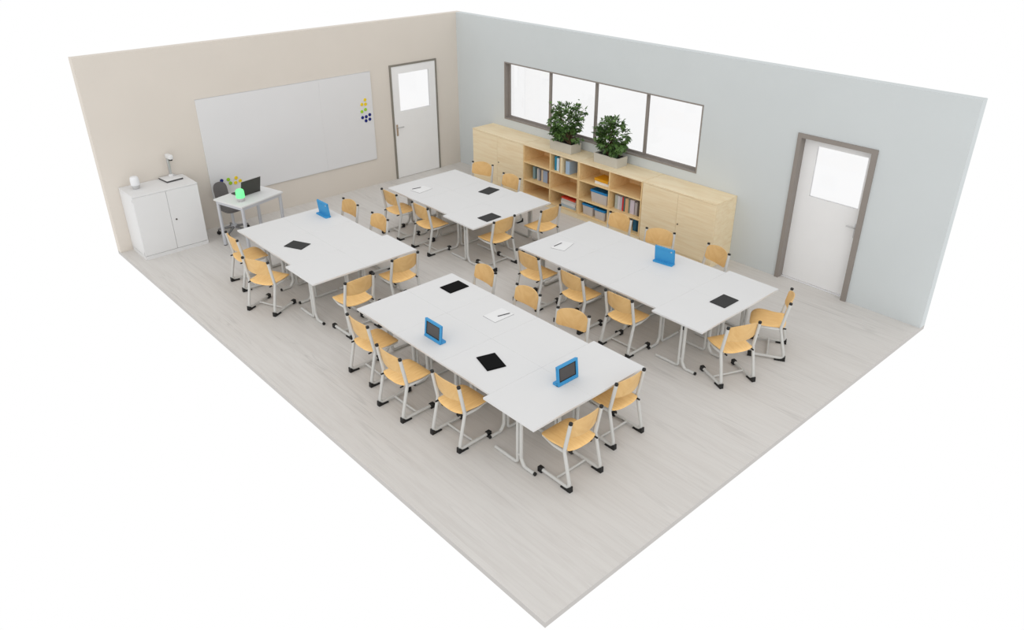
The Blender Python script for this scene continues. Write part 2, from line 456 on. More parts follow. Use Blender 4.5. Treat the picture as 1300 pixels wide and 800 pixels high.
# ------------------------------------------------------------------ student desks
TW, TD, TH = .754, .675, .64
def make_desk(loc, rot, label, group):
    t = thing('student_desk', label, 'desk', loc, rot, group)
    bm = bmesh.new(); add_box(bm, (-TW / 2 + .0002, -TD / 2 + .0002, TH - .022), (TW / 2 - .0002, TD / 2 - .0002, TH), .0012, 1)
    build('tabletop', bm, M['table'], t)
    for s in (-1, 1):
        x = s * .25
        bm = bmesh.new()
        add_tube(bm, [(x, .315, .0185), (x, 0, .0185), (x, 0, .6)], .018, .045, 12)
        add_tube(bm, [(x, -.225, .0185), (x, -.09, .0185), (x, -.047, .09), (x, -.047, .6)], .0182, [0, .05, .05, 0], 12)
        add_tube(bm, [(x, -.27, .603), (x, .27, .603)], .0148, 0, 8)
        add_box(bm, (x - .007, -.032, .11), (x + .007, -.012, .135))
        lg = build('leg', bm, M['tube'], t)
        bm = bmesh.new(); add_tube(bm, [(x, -.222, .0185), (x, -.242, .0185)], .0184, 0, 10)
        build('foot_cap', bm, M['black'], lg)
        bm = bmesh.new(); add_box(bm, (x - .01, -.034, .49), (x + .01, -.011, .535), .003, 1)
        build('tube_clip', bm, M['black'], lg)
    bm = bmesh.new(); add_box(bm, (-.235, -.012, .578), (.235, .012, .612), .003, 1)
    build('stretcher', bm, M['tube'], t)
    return t

GT = {1: 'desks of the table group beside the teacher desk', 2: 'desks of the table group near the corner door',
      3: 'desks of the table group near the right door', 4: 'desks of the front table group'}
# (x0, end x, centre y, columns)
GEO = {1: (1.865, 3.375, -4.735, 2), 2: (1.826, 3.338, -2.245, 2), 3: (4.896, 7.160, -2.280, 3), 4: (4.912, 7.176, -4.757, 3)}
desk_labels = {
 (1, 0, 'n'): 'bare white desk nearest the white cabinet, in the group beside the teacher desk',
 (1, 1, 'n'): 'white desk under the charcoal tablet, in the group beside the teacher desk',
 (1, 0, 'f'): 'white desk under the blue tablet stand, in the group beside the teacher desk',
 (1, 1, 'f'): 'bare white desk of the teacher-side group, on the side facing the corner-door group',
 (1, 'e', 'n'): 'bare white end desk of the teacher-side group, with the protruding corner nearest the front left',
 (1, 'e', 'f'): 'bare white end desk of the teacher-side group, behind the other end desk',
 (2, 0, 'n'): 'white desk under the notepad, in the table group near the corner door',
 (2, 1, 'n'): 'bare white desk next to the notepad desk, in the group near the corner door',
 (2, 0, 'f'): 'bare white desk of the corner-door group, closest to the room corner',
 (2, 1, 'f'): 'white desk under the rear charcoal tablet, in the group near the corner door',
 (2, 'e', 'n'): 'white end desk under the front charcoal tablet, in the group near the corner door',
 (2, 'e', 'f'): 'bare white end desk nearest the open shelves, in the group near the corner door',
 (3, 0, 'n'): 'white desk under the notepad, in the table group by the right door',
 (3, 1, 'n'): 'bare middle white desk on the front side of the group by the right door',
 (3, 2, 'n'): 'bare third white desk on the front side of the group by the right door',
 (3, 0, 'f'): 'bare white desk of the right-door group, closest to the boxes in the shelf',
 (3, 1, 'f'): 'bare middle white desk on the cabinet side of the group by the right door',
 (3, 2, 'f'): 'white desk right of the blue tablet stand, in the group by the right door',
 (3, 'e', 'n'): 'white end desk of the right-door group, nearest the viewer',
 (3, 'e', 'f'): 'white end desk of the right-door group, the one closest to the right door',
 (4, 0, 'n'): 'bare white desk at the leftmost corner of the front table group',
 (4, 1, 'n'): 'white desk under the left blue tablet stand, in the front table group',
 (4, 2, 'n'): 'white desk under the askew black tablet, in the front table group',
 (4, 0, 'f'): 'white desk under the rear black tablet, in the front table group',
 (4, 1, 'f'): 'white desk under the notepad and pen, in the front table group',
 (4, 2, 'f'): 'bare white desk of the front group, behind the desk with the askew black tablet',
 (4, 'e', 'n'): 'white end desk nearest the viewer, with the lowest corner of the front table group',
 (4, 'e', 'f'): 'white end desk of the front group, right of the right blue tablet stand',
}
proto_desk = None
for gk, (gx, ex, cy, nc) in GEO.items():
    for side, sg in (('n', -1), ('f', 1)):
        for c in list(range(nc)) + ['e']:
            if c == 'e':
                loc = (ex + TD / 2, cy + sg * TW / 2, 0); rot = R(90)   # user side faces +x
            else:
                loc = (gx + (c + .5) * (ex - gx) / nc, cy + sg * TD / 2, 0); rot = 0 if sg < 0 else R(180)
            lb = desk_labels[(gk, c, side)]
            if proto_desk is None: proto_desk = make_desk(loc, rot, lb, GT[gk])
            else: dup(proto_desk, loc, rot, lb, GT[gk])

# ------------------------------------------------------------------ school chairs
def rounded_poly(pts, rads, n=6):
    out = []
    N = len(pts)
    for i in range(N):
        p0, p1, p2 = Vector(pts[i - 1]), Vector(pts[i]), Vector(pts[(i + 1) % N])
        r = rads[i]
        if r <= 0: out.append(p1); continue
        d0 = (p0 - p1).normalized(); d2 = (p2 - p1).normalized()
        a, b = p1 + d0 * r, p1 + d2 * r
        for k in range(n + 1):
            s = k / n; out.append((1 - s) ** 2 * a + 2 * s * (1 - s) * p1 + s * s * b)
    return out

def make_chair(loc, rot, label, group):
    t = thing('school_chair', label, 'chair', loc, rot, group)
    # front is +y
    def uy(z): return -.112 - (z - .405) / .325 * .058
    for s in (-1, 1):
        bm = bmesh.new()
        add_tube(bm, [(s * .203, .188, .033), (s * .203, -.2, .033), (s * .2, -.112, .405), (s * .194, -.17, .728)], .0178, [0, .045, .05, 0], 12)
        add_tube(bm, [(s * .2, -.112, .393), (s * .196, .02, .385), (s * .16, .2, .380)], .0125, .05, 8)
        build('side_frame', bm, M['tube'], t)
        bm = bmesh.new(); add_tube(bm, [(s * .1942, -.1682, .718), (s * .1937, -.1722, .7375)], .0186, 0, 12)
        build('upright_cap', bm, M['black'], t)
        bm = bmesh.new(); add_prism(bm, [(-.218, 0.), (-.215, .06), (-.195, .05), (-.17, .024), (-.1, .016), (-.095, 0.)], 0, s * .203 - .0205, s * .203 + .0205)
        build('heel_glide', bm, M['black'], t, smooth=False)
        bm = bmesh.new(); add_box(bm, (s * .203 - .023, .148, 0.0), (s * .203 + .023, .203, .056), .005, 1)
        build('toe_cap', bm, M['black'], t)
        bm = bmesh.new(); add_tube(bm, [(s * .165, -.135, .392), (s * .165, -.172, .392)], .009, 0, 8)
        build('seat_bolt', bm, M['black'], t)
    bm = bmesh.new(); add_tube(bm, [(-.195, -.01, .03), (.195, -.01, .03)], .0125, 0, 8)
    build('crossbar', bm, M['tube'], t)
    for yy, zz, hh in ((.192, .379, .164), (-.1, .384, .198)):
        bm = bmesh.new(); add_tube(bm, [(-hh, yy, zz), (hh, yy, zz)], .0115, 0, 8)
        build('seat_rail', bm, M['tube'], t)
    # seat shell
    hw = .2
    poly = rounded_poly([(-.187, .236), (.187, .236), (.2, .08), (.181, -.02), (.178, -.135), (.1, -.162), (-.1, -.162), (-.178, -.135), (-.181, -.02), (-.2, .08)],
                        [.09, .09, .05, .05, .02, .06, .06, .02, .05, .05], 6)
    def sz(x, y):
        z = .408 + .25 * x * x - .010 * math.exp(-((y + .03) / .12) ** 2)
        if y > .14: z -= 3.2 * (y - .14) ** 2
        if y < -.08: z -= 1.4 * (y + .08) ** 2
        return z
    bm = bmesh.new(); c = Vector((0, .035)); rings = []
    for sc_ in (1., .985, .85, .65, .4, .18):
        rings.append([c + (p - c) * sc_ for p in poly])
    n = len(poly)
    def layer(dz, edge):
        L_ = []
        for ri, rg in enumerate(rings):
            L_.append([bm.verts.new((p.x, p.y, sz(p.x, p.y) + dz - (edge if ri == 0 else 0))) for p in rg])
        for a, b in zip(L_, L_[1:]):
            for k in range(n): bm.faces.new((a[k], a[(k + 1) % n], b[(k + 1) % n], b[k]))
        cv = bm.verts.new((c.x, c.y, sz(c.x, c.y) + dz))
        for k in range(n): bm.faces.new((L_[-1][k], L_[-1][(k + 1) % n], cv))
        return L_[0]
    A = layer(.006, .002); B = layer(-.006, -.002)
    for k in range(n): bm.faces.new((A[k], B[k], B[(k + 1) % n], A[(k + 1) % n]))
    build('seat', bm, M['beech_lit'], t)
    # backrest shell
    bm = bmesh.new(); NU, NV = 16, 8
    def bp(u, v, off):
        au = abs(u)
        zt = .712 + .036 * (1 - au ** 2.2) - (.02 * ((au - .86) / .14) ** 2 if au > .86 else 0)
        zb = .548 - .018 * (1 - au ** 2.2) + (.02 * ((au - .86) / .14) ** 2 if au > .86 else 0)
        z = zb + (zt - zb) * v
        y = uy(z) + .018 - .045 * (1 - u * u) + off
        return (u * .188, y, z)
    F = [[bm.verts.new(bp(-1 + 2 * i / NU, j / NV, .0055)) for j in range(NV + 1)] for i in range(NU + 1)]
    Bk = [[bm.verts.new(bp(-1 + 2 * i / NU, j / NV, -.0055)) for j in range(NV + 1)] for i in range(NU + 1)]
    for i in range(NU):
        for j in range(NV):
            bm.faces.new((F[i][j], F[i + 1][j], F[i + 1][j + 1], F[i][j + 1]))
            bm.faces.new((Bk[i][j], Bk[i][j + 1], Bk[i + 1][j + 1], Bk[i + 1][j]))
        for j in (0, NV): bm.faces.new((F[i][j], F[i + 1][j], Bk[i + 1][j], Bk[i][j]))
    for j in range(NV):
        for i in (0, NU): bm.faces.new((F[i][j], F[i][j + 1], Bk[i][j + 1], Bk[i][j]))
    build('backrest', bm, M['beech'], t)
    return t

GC = {1: 'chairs around the table group beside the teacher desk', 2: 'chairs around the table group near the corner door',
      3: 'chairs around the table group by the right door', 4: 'chairs around the front table group'}
# cap-line centre x, y, heading of the chair's local x axis, group, label
chairs = [
 (2.222, -5.640, -3., 1, 'wood school chair nearest the white cabinet, left side of the teacher-side table group'),
 (3.133, -5.755, 23.8, 1, 'wood school chair turned askew on the left side of the teacher-side table group'),
 (2.170, -3.795, 180., 1, 'wood school chair behind the teacher-side group, backrest just right of its blue tablet stand'),
 (2.942, -3.800, 180., 1, 'wood school chair behind the teacher-side group, second right of its blue tablet stand'),
 (4.438, -5.088, 90.8, 1, 'wood school chair at the teacher-side group end, nearest the front group corner'),
 (4.288, -4.328, 89.7, 1, 'wood school chair at the teacher-side group end, the farther right of two'),
 (2.206, -3.140, 0., 2, 'wood school chair in front of the notepad end of the corner-door table group'),
 (2.979, -3.136, -1., 2, 'wood school chair second from the notepad end, front side of the corner-door group'),
 (2.107, -1.203, 197.1, 2, 'wood school chair slightly turned, before the closed maple cabinet nearest the corner'),
 (2.906, -1.276, 180., 2, 'wood school chair before the first open shelf, behind the corner-door table group'),
 (4.196, -2.586, 90.6, 2, 'wood school chair at the corner-door group end, nearer one beside a charcoal tablet'),
 (4.338, -1.820, 90.4, 2, 'wood school chair at the corner-door group end, nearest the open shelves'),
 (5.270, -3.152, 1., 3, 'wood school chair at the notepad corner, front side of the right-door table group'),
 (6.033, -3.167, -.9, 3, 'wood school chair in the middle of three, front side of the right-door group'),
 (6.788, -3.168, .8, 3, 'wood school chair last of three beside the end desk, front side of right-door group'),
 (5.200, -1.290, 179.2, 3, 'wood school chair before the book-filled shelf, behind the right-door table group'),
 (5.921, -1.318, 198.7, 3, 'wood school chair behind the blue tablet stand, before the maple cabinet doors'),
 (6.798, -1.248, 165.6, 3, 'wood school chair at the right corner of the maple cabinet, behind right-door group'),
 (8.126, -2.713, 66.7, 3, 'wood school chair turned askew at the right-door group end, nearer the viewer'),
 (8.113, -1.751, 118.5, 3, 'wood school chair seen from its side, standing nearest the right door'),
 (5.292, -5.655, .7, 4, 'wood school chair at the leftmost corner of the front table group, left side'),
 (6.050, -5.779, 1.2, 4, 'wood school chair pulled out, in the middle on the left side of front group'),
 (6.810, -5.659, 1.5, 4, 'wood school chair on the left side of the front group, nearest the end desk'),
 (5.219, -3.795, 175., 4, 'wood school chair behind the front group, beside its rear black tablet'),
 (5.990, -3.818, 179.6, 4, 'wood school chair behind the front group, middle backrest right of the notepad'),
 (6.710, -3.826, 194.4, 4, 'wood school chair behind the front group, slightly turned, third backrest'),
 (8.085, -5.100, 89.6, 4, 'wood school chair nearest the viewer, at the lower end of the front group'),
 (7.954, -4.352, 88.7, 4, 'wood school chair at the front group end, tucked under the right corner'),
]
proto_chair = None
for (cx, cy, a, gk, lb) in chairs:
    a = R(a); dx, dy = rot2(0, .168, a)      # caps sit .168 behind the chair's centre
    loc = (cx + dx, cy + dy, 0)
    if proto_chair is None: proto_chair = make_chair(loc, a, lb, GC[gk])
    else: dup(proto_chair, loc, a, lb, GC[gk])

# ------------------------------------------------------------------ things on the student desks
def flat_tablet(cx, cy, a, label, m):
    t = thing('tablet', label, 'tablet', (cx, cy, TH), a, 'tablets lying on the desks')
    bm = bmesh.new(); add_box(bm, (-.102, -.138, .0005), (.102, .138, .009), .003, 2)
    build('body', bm, m, t)
    bm = bmesh.new(); add_box(bm, (-.093, -.124, .0091), (.093, .124, .0098))
    build('screen', bm, M['screen'] if m is M['slate'] else m, t, smooth=False)
charcoal = mat('charcoal_tablet', (62, 62, 62), .7, var=.05, spec=.1)
flat_tablet(2.888, -5.057, R(-65.5), 'charcoal tablet lying on the table group beside the teacher desk', charcoal)
flat_tablet(3.006, -1.842, R(11), 'charcoal tablet lying at the back of the corner-door table group', charcoal)
flat_tablet(3.848, -2.560, R(1.5), 'charcoal tablet lying on the end desk of the corner-door table group', charcoal)
flat_tablet(7.584, -2.264, R(-.6), 'charcoal tablet lying on the end desks of the right-door table group', charcoal)
flat_tablet(5.233, -4.298, R(-1), 'black tablet lying at the rear corner of the front table group', M['slate'])
flat_tablet(6.769, -5.058, R(73), 'black tablet lying askew in the middle of the front table group', M['slate'])

def notepad(cx, cy, a, label, pen_c, pen_a, plabel):
    t = thing('notepad', label, 'notepad', (cx, cy, TH), a, 'notepads on the desks')
    bm = bmesh.new(); add_box(bm, (-.1, -.138, .0004), (.1, .138, .0035)); build('backing', bm, M['pen_edge'], t, smooth=False)
    bm = bmesh.new(); add_box(bm, (-.0985, -.1365, .0036), (.0985, .1365, .0065), .001, 1); build('paper', bm, M['paper'], t)
    p = thing('pen', plabel, 'pen', (pen_c[0], pen_c[1], TH + .0066), pen_a, 'pens on the notepads')
    bm = bmesh.new(); add_tube(bm, [(0, -.075, .005), (0, .062, .005)], .0048, 0, 8); build('barrel', bm, M['pen'], p)
    bm = bmesh.new(); add_tube(bm, [(0, .062, .005), (0, .08, .005)], [.0046, .001], 0, 8); build('tip', bm, M['black'], p)
M['pen_edge'] = mat('grey_card', (176, 176, 178), .8)
notepad(6.099, -4.370, R(0), 'white notepad with a pen on the front table group', (6.14, -4.328), R(-14), 'dark pen lying on the notepad of the front table group')
notepad(5.247, -2.505, R(17), 'white notepad with a pen on the right-door table group', (5.194, -2.531), R(3.2), 'dark pen lying on the notepad of the right-door table group')
notepad(2.252, -2.575, R(8), 'white notepad with a pen on the corner-door table group', (2.171, -2.609), R(-9), 'dark pen lying on the notepad of the corner-door table group')

def tablet_stand(cx, cy, a, label):
    """tablet in a blue protective case standing on its own foot; screen faces local -y, foot reaches +y"""
    t = thing('cased_tablet', label, 'tablet', (cx, cy, TH), a, 'tablets in blue cases')
    tilt = R(-6)
    Mx = Matrix.Translation((0, 0, .006)) @ Matrix.Rotation(tilt, 4, 'X')
    bm = holed_slab(1, -.012, .004, -.137, .137, 0., .2, [(-.113, .113, .028, .178)])
    add_box(bm, (-.137, .004, 0.), (.137, .013, .2))
    bmesh.ops.bevel(bm, geom=[e for e in bm.edges if all(abs(abs(v.co.x) - .137) < 1e-4 for v in e.verts) and abs(e.verts[0].co.x - e.verts[1].co.x) < 1e-5], offset=.004, segments=2, affect='EDGES')
    bmesh.ops.transform(bm, matrix=Mx, verts=bm.verts)
    build('case', bm, M['blue'], t)
    bm = bmesh.new(); add_box(bm, (-.1125, -.006, .0285), (.1125, .0035, .1775)); bmesh.ops.transform(bm, matrix=Mx, verts=bm.verts)
    tb = build('bezel', bm, M['black'], t, smooth=False)
    bm = bmesh.new(); add_box(bm, (-.1, -.0072, .040), (.1, -.0062, .166)); bmesh.ops.transform(bm, matrix=Mx, verts=bm.verts)
    build('screen', bm, M['dimscreen'], t, smooth=False)
    bm = bmesh.new()
    add_box(bm, (-.137, -.018, 0.0005), (.137, .012, .02), .006, 2)
    add_prism(bm, rounded_poly([(-.137, .005), (.137, .005), (.137, .07), (-.137, .07)], [0, 0, .02, .02], 4), 2, .0005, .016)
    build('foot', bm, M['blue'], t)
    bm = bmesh.new(); add_box(bm, (-.098, .0131, .165), (.098, .0155, .171), .001, 1); bmesh.ops.transform(bm, matrix=Mx, verts=bm.verts)
    build('hand_rib', bm, M['blue'], t)
    bm = bmesh.new(); add_tube(bm, [(-.096, .0130, .168), (-.096, .0165, .168)], .009, 0, 12); bmesh.ops.transform(bm, matrix=Mx, verts=bm.verts)
    build('camera_ring', bm, M['lampgrey'], t)
tablet_stand(6.035, -5.218, R(0), 'blue cased tablet, left stand on front table group, screen facing left')
tablet_stand(7.520, -4.750, R(90), 'blue cased tablet, right stand on front table group, screen facing the end')
tablet_stand(2.182, -4.232, R(181), 'blue cased tablet seen from behind on the teacher-side table group')
tablet_stand(6.472, -1.925, R(188.5), 'blue cased tablet seen from behind on the right-door table group')

# ------------------------------------------------------------------ maple cabinets and shelves
OD, OH = .495, .975
def closed_cabinet(x0, x1, label):
    t = thing('maple_cabinet', label, 'cabinet', ((x0 + x1) / 2, -OD / 2, 0), 0, 'maple cupboards along the grey wall')
    w = (x1 - x0) / 2 - .001; dd = OD / 2
    bm = bmesh.new()
    add_box(bm, (-w, -dd + .02, 0), (w, dd - .004, .07))
    build('plinth', bm, M['maple'], t, smooth=False)
    bm = bmesh.new()
    add_box(bm, (-w, -dd + .02, .0705), (-w + .02, dd - .004, OH - .0225)); add_box(bm, (w - .02, -dd + .02, .0705), (w, dd - .004, OH - .0225))
    add_box(bm, (-w + .02, dd - .012, .0705), (w - .02, dd - .004, OH - .0225)); add_box(bm, (-w + .02, -dd + .025, .0705), (w - .02, dd - .012, .09))
    build('carcass', bm, M['maple'], t, smooth=False)
    bm = bmesh.new(); add_box(bm, (-w, -dd, OH - .022), (w, dd - .004, OH), .0015, 1); build('top', bm, M['maple'], t)
    for s in (-1, 1):
        bm = bmesh.new()
        a, b = (-w + .002, -.0015) if s < 0 else (.0015, w - .002)
        add_box(bm, (a, -dd + .001, .073), (b, -dd + .0195, OH - .025), .001, 1)
        dr = build('door', bm, M['maple'], t)
        if s < 0:
            bm = bmesh.new(); add_tube(bm, [(-.03 + .06, 0, 0), (-.03 + .06, 0, 0.001)], .001, 0, 6); bm.free()
    bm = bmesh.new(); add_tube(bm, [(.035, -dd + .0008, .5), (.035, -dd - .006, .5)], .011, 0, 12); build('lock', bm, M['lock'], t)
    return t
closed_cabinet(1.0, 2.333, 'closed maple cupboard with two doors nearest the room corner')
closed_cabinet(4.925, 6.215, 'closed maple cupboard with two doors at the right end of the row')

def open_shelf(x0, x1, label):
    t = thing('open_shelf', label, 'shelf', ((x0 + x1) / 2, -OD / 2, 0), 0, 'open maple shelves along the grey wall')
    w = (x1 - x0) / 2 - .001; dd = OD / 2
    build('plinth', box((-w, -dd + .012, 0), (w, dd - .004, .085)), M['maple'], t, smooth=False)
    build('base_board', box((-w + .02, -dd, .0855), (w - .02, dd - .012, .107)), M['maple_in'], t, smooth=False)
    bm = bmesh.new(); add_box(bm, (-w, -dd, OH - .022), (w, dd - .004, OH), .0015, 1); build('top', bm, M['maple'], t)
    for s in (-1, 1):
        a, b = (-w, -w + .02) if s < 0 else (w - .02, w)
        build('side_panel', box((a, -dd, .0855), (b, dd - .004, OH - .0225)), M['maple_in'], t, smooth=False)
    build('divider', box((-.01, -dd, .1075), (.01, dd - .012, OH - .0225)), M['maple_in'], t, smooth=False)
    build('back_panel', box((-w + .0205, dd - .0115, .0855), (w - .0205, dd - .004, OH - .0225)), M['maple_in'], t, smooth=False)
    for z in (.35, .667):
        for (a, b) in ((-w + .0205, -.0105), (.0105, w - .0205)):
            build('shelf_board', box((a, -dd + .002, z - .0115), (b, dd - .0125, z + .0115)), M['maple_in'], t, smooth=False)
open_shelf(2.337, 3.627, 'open maple shelf unit with blue-grey books, left of the two')
open_shelf(3.631, 4.921, 'open maple shelf unit with blue-lidded boxes, right of the two')

ZR = {1: .6788, 2: .3618, 3: .1072}
def book(x, thick, h, dpt, yf, z, rgb, label, group):
    """upright book, spine towards the room"""
    t = thing('book', label, 'book', (x + thick / 2, yf, z), 0, group)
    c = min(.003, thick * .2); hw = thick / 2
    bm = bmesh.new()
    add_prism(bm, [(-hw, dpt), (-hw, .0), (-hw + .002, -.004), (hw - .002, -.004), (hw, .0), (hw, dpt), (hw - c, dpt), (hw - c, c), (-hw + c, c), (-hw + c, dpt)], 2, .0004, h)
    build('cover', bm, book_mat(rgb), t, smooth=False)
    build('pages', box((-hw + c + .0002, c + .0002, .004), (hw - c - .0002, dpt - .004, h - .004)), M['paper'], t, smooth=False)
def flat_book(cx, cy, z, w, dpt, th, a, rgb, label, group):
    t = thing('book', label, 'book', (cx, cy, z), a, group)
    c = .003
    bm = bmesh.new()
    add_prism(bm, [(-dpt / 2, .0003), (dpt / 2, .0003), (dpt / 2, c), (-dpt / 2 + c, c), (-dpt / 2 + c, th - c), (dpt / 2, th - c), (dpt / 2, th), (-dpt / 2, th)], 0, -w / 2, w / 2)
    build('cover', bm, book_mat(rgb), t, smooth=False)
    build('pages', box((-w / 2 + .004, -dpt / 2 + c + .0003, c + .0002), (w / 2 - .004, dpt / 2 - .004, th - c - .0002)), M['paper'], t, smooth=False)

g1 = 'books in the left compartment of the left shelf'
for (x, th, h, rgb, lb) in [
    (2.520, .042, .215, (128, 158, 166), 'teal-grey book, leftmost of the row in the left shelf'),
    (2.608, .030, .205, (204, 204, 204), 'pale grey book, left of its pair in the left shelf row'),
    (2.640, .030, .200, (150, 156, 168), 'slate grey book beside the pale one in the left shelf row'),
    (2.696, .036, .205, (214, 196, 172), 'cream book left of the wide blue-grey one in left shelf row'),
    (2.735, .088, .205, (158, 174, 200), 'wide blue-grey binder in the row of the left shelf'),
    (2.826, .032, .195, (142, 108, 76), 'brown book right of the wide blue-grey binder, left shelf row'),
    (2.862, .030, .198, (206, 196, 180), 'off-white book second from right in the left shelf row'),
    (2.897, .040, .205, (112, 126, 108), 'green-grey book, rightmost of the left shelf row')]:
    book(2.945 - (2.945 - x) * 1.17, th * 1.15, h, .2, -.365, ZR[2], rgb, lb, g1)
g2 = 'books in the upper compartment of the left shelf'
for (x, th, h, dp, yf, rgb, lb) in [
    (3.050, .046, .235, .3, -.45, (30, 130, 164), 'bright teal book in the upper compartment of left shelf'),
    (3.098, .050, .215, .3, -.45, (206, 222, 230), 'white-blue book beside the bright teal one, upper compartment'),
    (3.150, .062, .230, .28, -.43, (214, 172, 116), 'tan book in the upper compartment of the left shelf'),
    (3.216, .044, .262, .3, -.488, (226, 208, 172), 'tall cream book between the tan book and blue-grey binder'),
    (3.305, .086, .215, .34, -.455, (160, 182, 204), 'wide blue-grey binder with grey side in upper compartment, left shelf')]:
    book(x, th, h, dp, yf, ZR[1], rgb, lb, g2)
g3 = 'books stacked flat at the bottom of the left shelf'
z = ZR[3]
for (th, w, dp, a, rgb, lb) in [
    (.045, .33, .22, 2, (166, 182, 192), 'blue-grey book at the bottom of the flat stack, left shelf'),
    (.048, .33, .22, -2, (214, 212, 208), 'white book second from bottom of the flat stack, left shelf'),
    (.042, .32, .21, 3, (196, 190, 184), 'light grey book under the red one, flat stack in left shelf'),
    (.026, .32, .22, -1, (206, 62, 40), 'red book on top of the flat stack, left shelf')]:
    flat_book(3.385, -.345, z, w, dp, th, R(a), rgb, lb, g3); z += th + .0003
g4 = 'books stacked flat at the top of the right shelf'
flat_book(4.075, -.33, ZR[1], .28, .22, .046, R(2), (222, 220, 216), 'thick white book under the yellow one, top of right shelf', g4)
flat_book(4.07, -.335, ZR[1] + .0465, .285, .225, .042, R(-1), (216, 152, 20), 'thick yellow book on the white book, top of right shelf', g4)
g5 = 'books in the middle compartment of the right shelf'
for (x, th, h, rgb, lb) in [
    (4.335, .052, .225, (178, 184, 176), 'grey-green book, leftmost of the row in the right shelf'),
    (4.390, .046, .222, (206, 204, 208), 'pale grey book, second from left in the right shelf row'),
    (4.438, .040, .220, (190, 186, 194), 'lilac-grey book left of the red book, right shelf row'),
    (4.480, .030, .222, (204, 50, 50), 'red book in the row of the right shelf'),
    (4.512, .026, .225, (60, 104, 106), 'dark teal book right of the red book, right shelf row'),
    (4.541, .066, .220, (210, 172, 130), 'wide tan book in the row of the right shelf'),
    (4.609, .028, .218, (126, 136, 122), 'thin moss-grey book right of the wide tan book, right shelf'),
    (4.640, .082, .225, (206, 196, 206), 'wide pale lilac binder in the row of the right shelf'),
    (4.734, .050, .205, (176, 168, 166), 'warm grey book right of the pale lilac binder, right shelf'),
    (4.787, .034, .222, (96, 84, 72), 'dark brown book second from right in the right shelf row'),
    (4.826, .044, .215, (220, 202, 168), 'cream book, rightmost of the row in the right shelf')]:
    book(x, th, h, .2, -.40, ZR[2], rgb, lb, g5)
g6 = 'books at the bottom of the right shelf'
book(4.720, .07, .215, .26, -.40, ZR[3], (30, 92, 122), 'dark blue binder, left of two at bottom of the right shelf', g6)
book(4.796, .075, .218, .26, -.40, ZR[3], (22, 62, 84), 'navy binder, right of two at bottom of the right shelf', g6)
flat_book(4.46, -.34, ZR[3], .24, .2, .03, R(3), (140, 138, 142), 'grey book lying flat under another, bottom of right shelf', g6)
flat_book(4.46, -.34, ZR[3] + .0303, .23, .19, .026, R(-2), (176, 172, 170), 'pale grey book lying on top of another, bottom right shelf', g6)

def storage_box(cx, cy, z, w, dp, h, label):
    t = thing('storage_box', label, 'box', (cx, cy, z), 0, 'grey boxes with blue lids in the right shelf')
    bm = bmesh.new()
    o = rounded_poly([(-w / 2, -dp / 2), (w / 2, -dp / 2), (w / 2, dp / 2), (-w / 2, dp / 2)], [.02] * 4, 4)
    n = len(o)
    def ring(s, z_, off=0.): return [bm.verts.new((p.x * s - (off if p.x > 0 else -off), p.y * s - (off if p.y > 0 else -off), z_)) for p in o]
    rr = [ring(.92, .0004), ring(1., h - .03), ring(1., h - .03, .004), ring(.92, .005, .004)]
    for a, b in zip(rr, rr[1:]):
        for k in range(n): bm.faces.new((a[k], a[(k + 1) % n], b[(k + 1) % n], b[k]))
    bm.faces.new(rr[0][::-1]); bm.faces.new(rr[-1])
    body = build('body', bm, M['tub'], t)
    bm = bmesh.new()
    def ring2(s, z_): return [bm.verts.new((p.x * s, p.y * s, z_)) for p in o]
    rr = [ring2(1.03, h - .032), ring2(1.05, h - .026), ring2(1.05, h - .012), ring2(1.0, h), ring2(.9, h), ring2(.86, h - .005)]
    for a, b in zip(rr, rr[1:]):
        for k in range(n): bm.faces.new((a[k], a[(k + 1) % n], b[(k + 1) % n], b[k]))
    bm.faces.new(rr[0][::-1]); bm.faces.new(rr[-1])
    build('lid', bm, M['lid'], t)
    for s in (-1, 1):
        bm = bmesh.new(); add_box(bm, (s * w * .527 - .005, -.035, h - .06), (s * w * .527 + .005, .035, h - .012), .002, 1)
        build('clip', bm, M['lid'], t)
    build('contents', box((-w * .42, -dp * .42, .008), (w * .42, dp * .42, h * .55), .004), M['tubfill'], t)
storage_box(4.035, -.315, ZR[2], .35, .27, .2, 'grey box with blue lid, alone in the middle compartment of right shelf')
storage_box(3.815, -.31, ZR[3], .225, .3, .185, 'grey box with blue lid, left of two in the bottom compartment')
storage_box(4.085, -.32, ZR[3], .225, .3, .175, 'grey box with blue lid, right of two in the bottom compartment')

